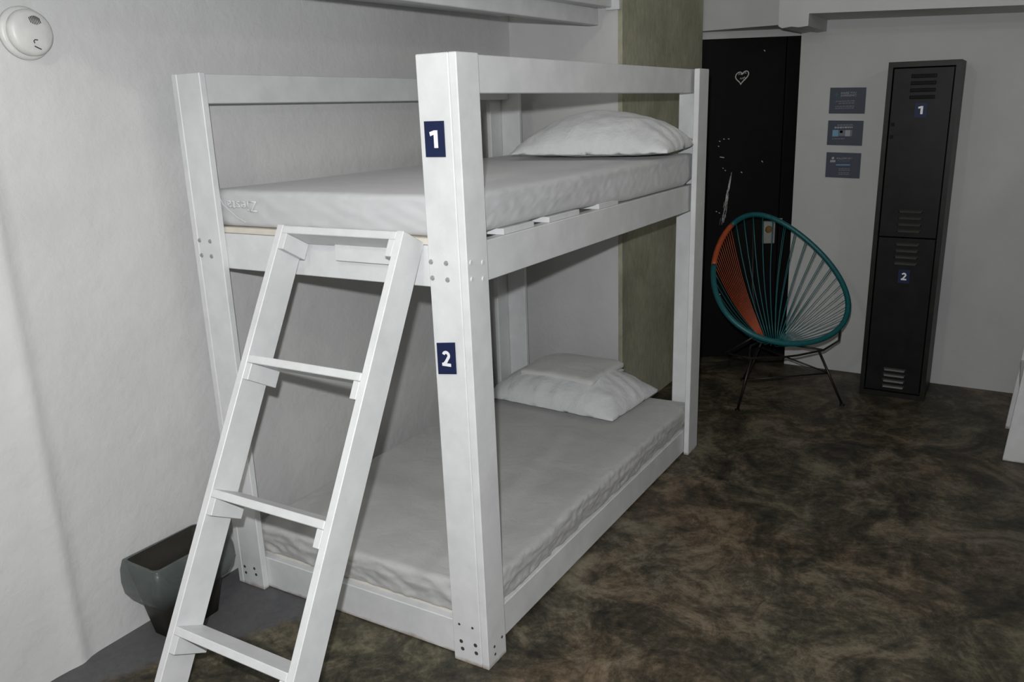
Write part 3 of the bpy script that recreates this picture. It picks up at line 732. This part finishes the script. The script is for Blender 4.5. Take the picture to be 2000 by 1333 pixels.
# ------------------------------------------------------------------ corded lounge chair
CO = Vector((2.936, -0.141, 0)); PH = R(-135.115)
CF = Vector((math.cos(PH), math.sin(PH), 0)); CR = Vector((-CF.y, CF.x, 0))
def cl(x, y, z): return CO + CR*x + CF*y + Vector((0, 0, z))
ch = thing('corded_chair', CO, 'round teal corded lounge chair with orange section in front of the black door', 'chair')
def rp(deg):
    t = R(deg); s = 0.437*math.cos(t)
    return (0.388*math.sin(t)*(1-0.257*math.cos(t)), -s*math.sin(0.748)-0.021*math.sin(t)**2, 0.732+s*math.cos(0.748))
def arc(a, b2, n): return [cl(*rp(a+(b2-a)*k/n)) for k in range(n+1)]
b = bmesh.new(); tube(b, arc(-32, 284-360+2-2, 14), 0.0155, 10); obj('rim_wrap', b, ORNG, ch, True, label='orange cord wrapping')
b = bmesh.new(); tube(b, arc(-32, 284, 80), 0.0155, 10); obj('rim', b, TEAL, ch, True, label='teal cord wrapped rim')
HUB = (-0.012, 0.00, 0.352)
def cord(deg, mat, hubx=0.0, huby=0.0, r=0.0023):
    p = Vector(rp(deg)); h = Vector(HUB) + Vector((hubx, huby, 0)); pts = []
    for k in range(8):
        t = k/7; q = p.lerp(h, t); s = math.sin(math.pi*t)
        q = q + Vector((0, -0.030*s, -0.030*s)); pts.append(cl(*q))
    bb = bmesh.new(); tube(bb, pts, r, 5); obj('cord', bb, mat, ch, True)
def hubp(deg): t = R(deg); return 0.055*math.sin(t), -0.03*math.cos(t)
for k in range(13):
    a = -34 - 41*k/12; cord(a, ORNG, *hubp(a), 0.0019)
tl = []
tl += [-80-8*k for k in range(13)]                                   # lower left flank
for a in (-25, -13, 0, 12, 24): cord(a, TEALD, *hubp(a), 0.0031)
for a0 in (36, 47, 58, 68, 77, 86): tl += [a0, a0+1.6]
tl += [95+7*k for k in range(12)]
for a in tl: cord(a, TEALD, *hubp(a))
# hub ring below the cords, base hoop, legs, braces
b = bmesh.new(); tube(b, [cl(HUB[0]+0.058*math.sin(2*math.pi*k/24), HUB[1]-0.032*math.cos(2*math.pi*k/24), HUB[2]-0.004) for k in range(24)], 0.006, 6, True); obj('hub_ring', b, TEAL, ch, True)
hoop = [rp(146), (0.36, 0.10, 0.340), (0.235, 0.14, 0.306), (0.075, 0.13, 0.288), (-0.075, 0.13, 0.288), (-0.235, 0.14, 0.306), (-0.36, 0.10, 0.340), rp(214)]
b = bmesh.new(); tube(b, [cl(*p) for p in hoop], 0.0065, 8); obj('seat_hoop', b, ROD, ch, True)
back = [(0.235, 0.14, 0.306), (0.10, -0.10, 0.30), (0.0, -0.16, 0.30), (-0.10, -0.10, 0.30), (-0.235, 0.14, 0.306)]
b = bmesh.new(); tube(b, [cl(*p) for p in back], 0.0065, 8); obj('seat_hoop', b, ROD, ch, True)
b = bmesh.new(); tube(b, [cl(0, -0.16, 0.30), cl(0, -0.27, 0.62), cl(*rp(0))], 0.006, 8); obj('back_stay', b, ROD, ch, True)
feet = [(-0.300, 0.140, 0), (0.300, 0.255, 0), (0.0, -0.34, 0)]
tops = [(-0.225, 0.14, 0.306), (0.205, 0.14, 0.305), (0.0, -0.14, 0.30)]
for f_, t_ in zip(feet, tops):
    b = bmesh.new(); tube(b, [cl(t_[0], t_[1], t_[2]), cl(f_[0], f_[1], 0.004)], 0.0075, 8); lg = obj('leg', b, ROD, ch, True)
    b = bmesh.new(); disc(b, cl(f_[0], f_[1], 0.0), (0, 0, 1), 0.014, 0.012, 12); obj('foot_cap', b, ROD, lg)
def onleg(i, z): return Vector(feet[i]).lerp(Vector(tops[i]), z/tops[i][2])
zb = 0.18
for (i, j) in ((0, 1), (1, 2), (2, 0)):
    zi, zj = (0.27 if i == 2 else zb), (0.27 if j == 2 else zb)
    b = bmesh.new(); tube(b, [cl(*onleg(i, zi)), cl(*onleg(j, zj))], 0.0048, 6); obj('brace', b, ROD, ch, True)
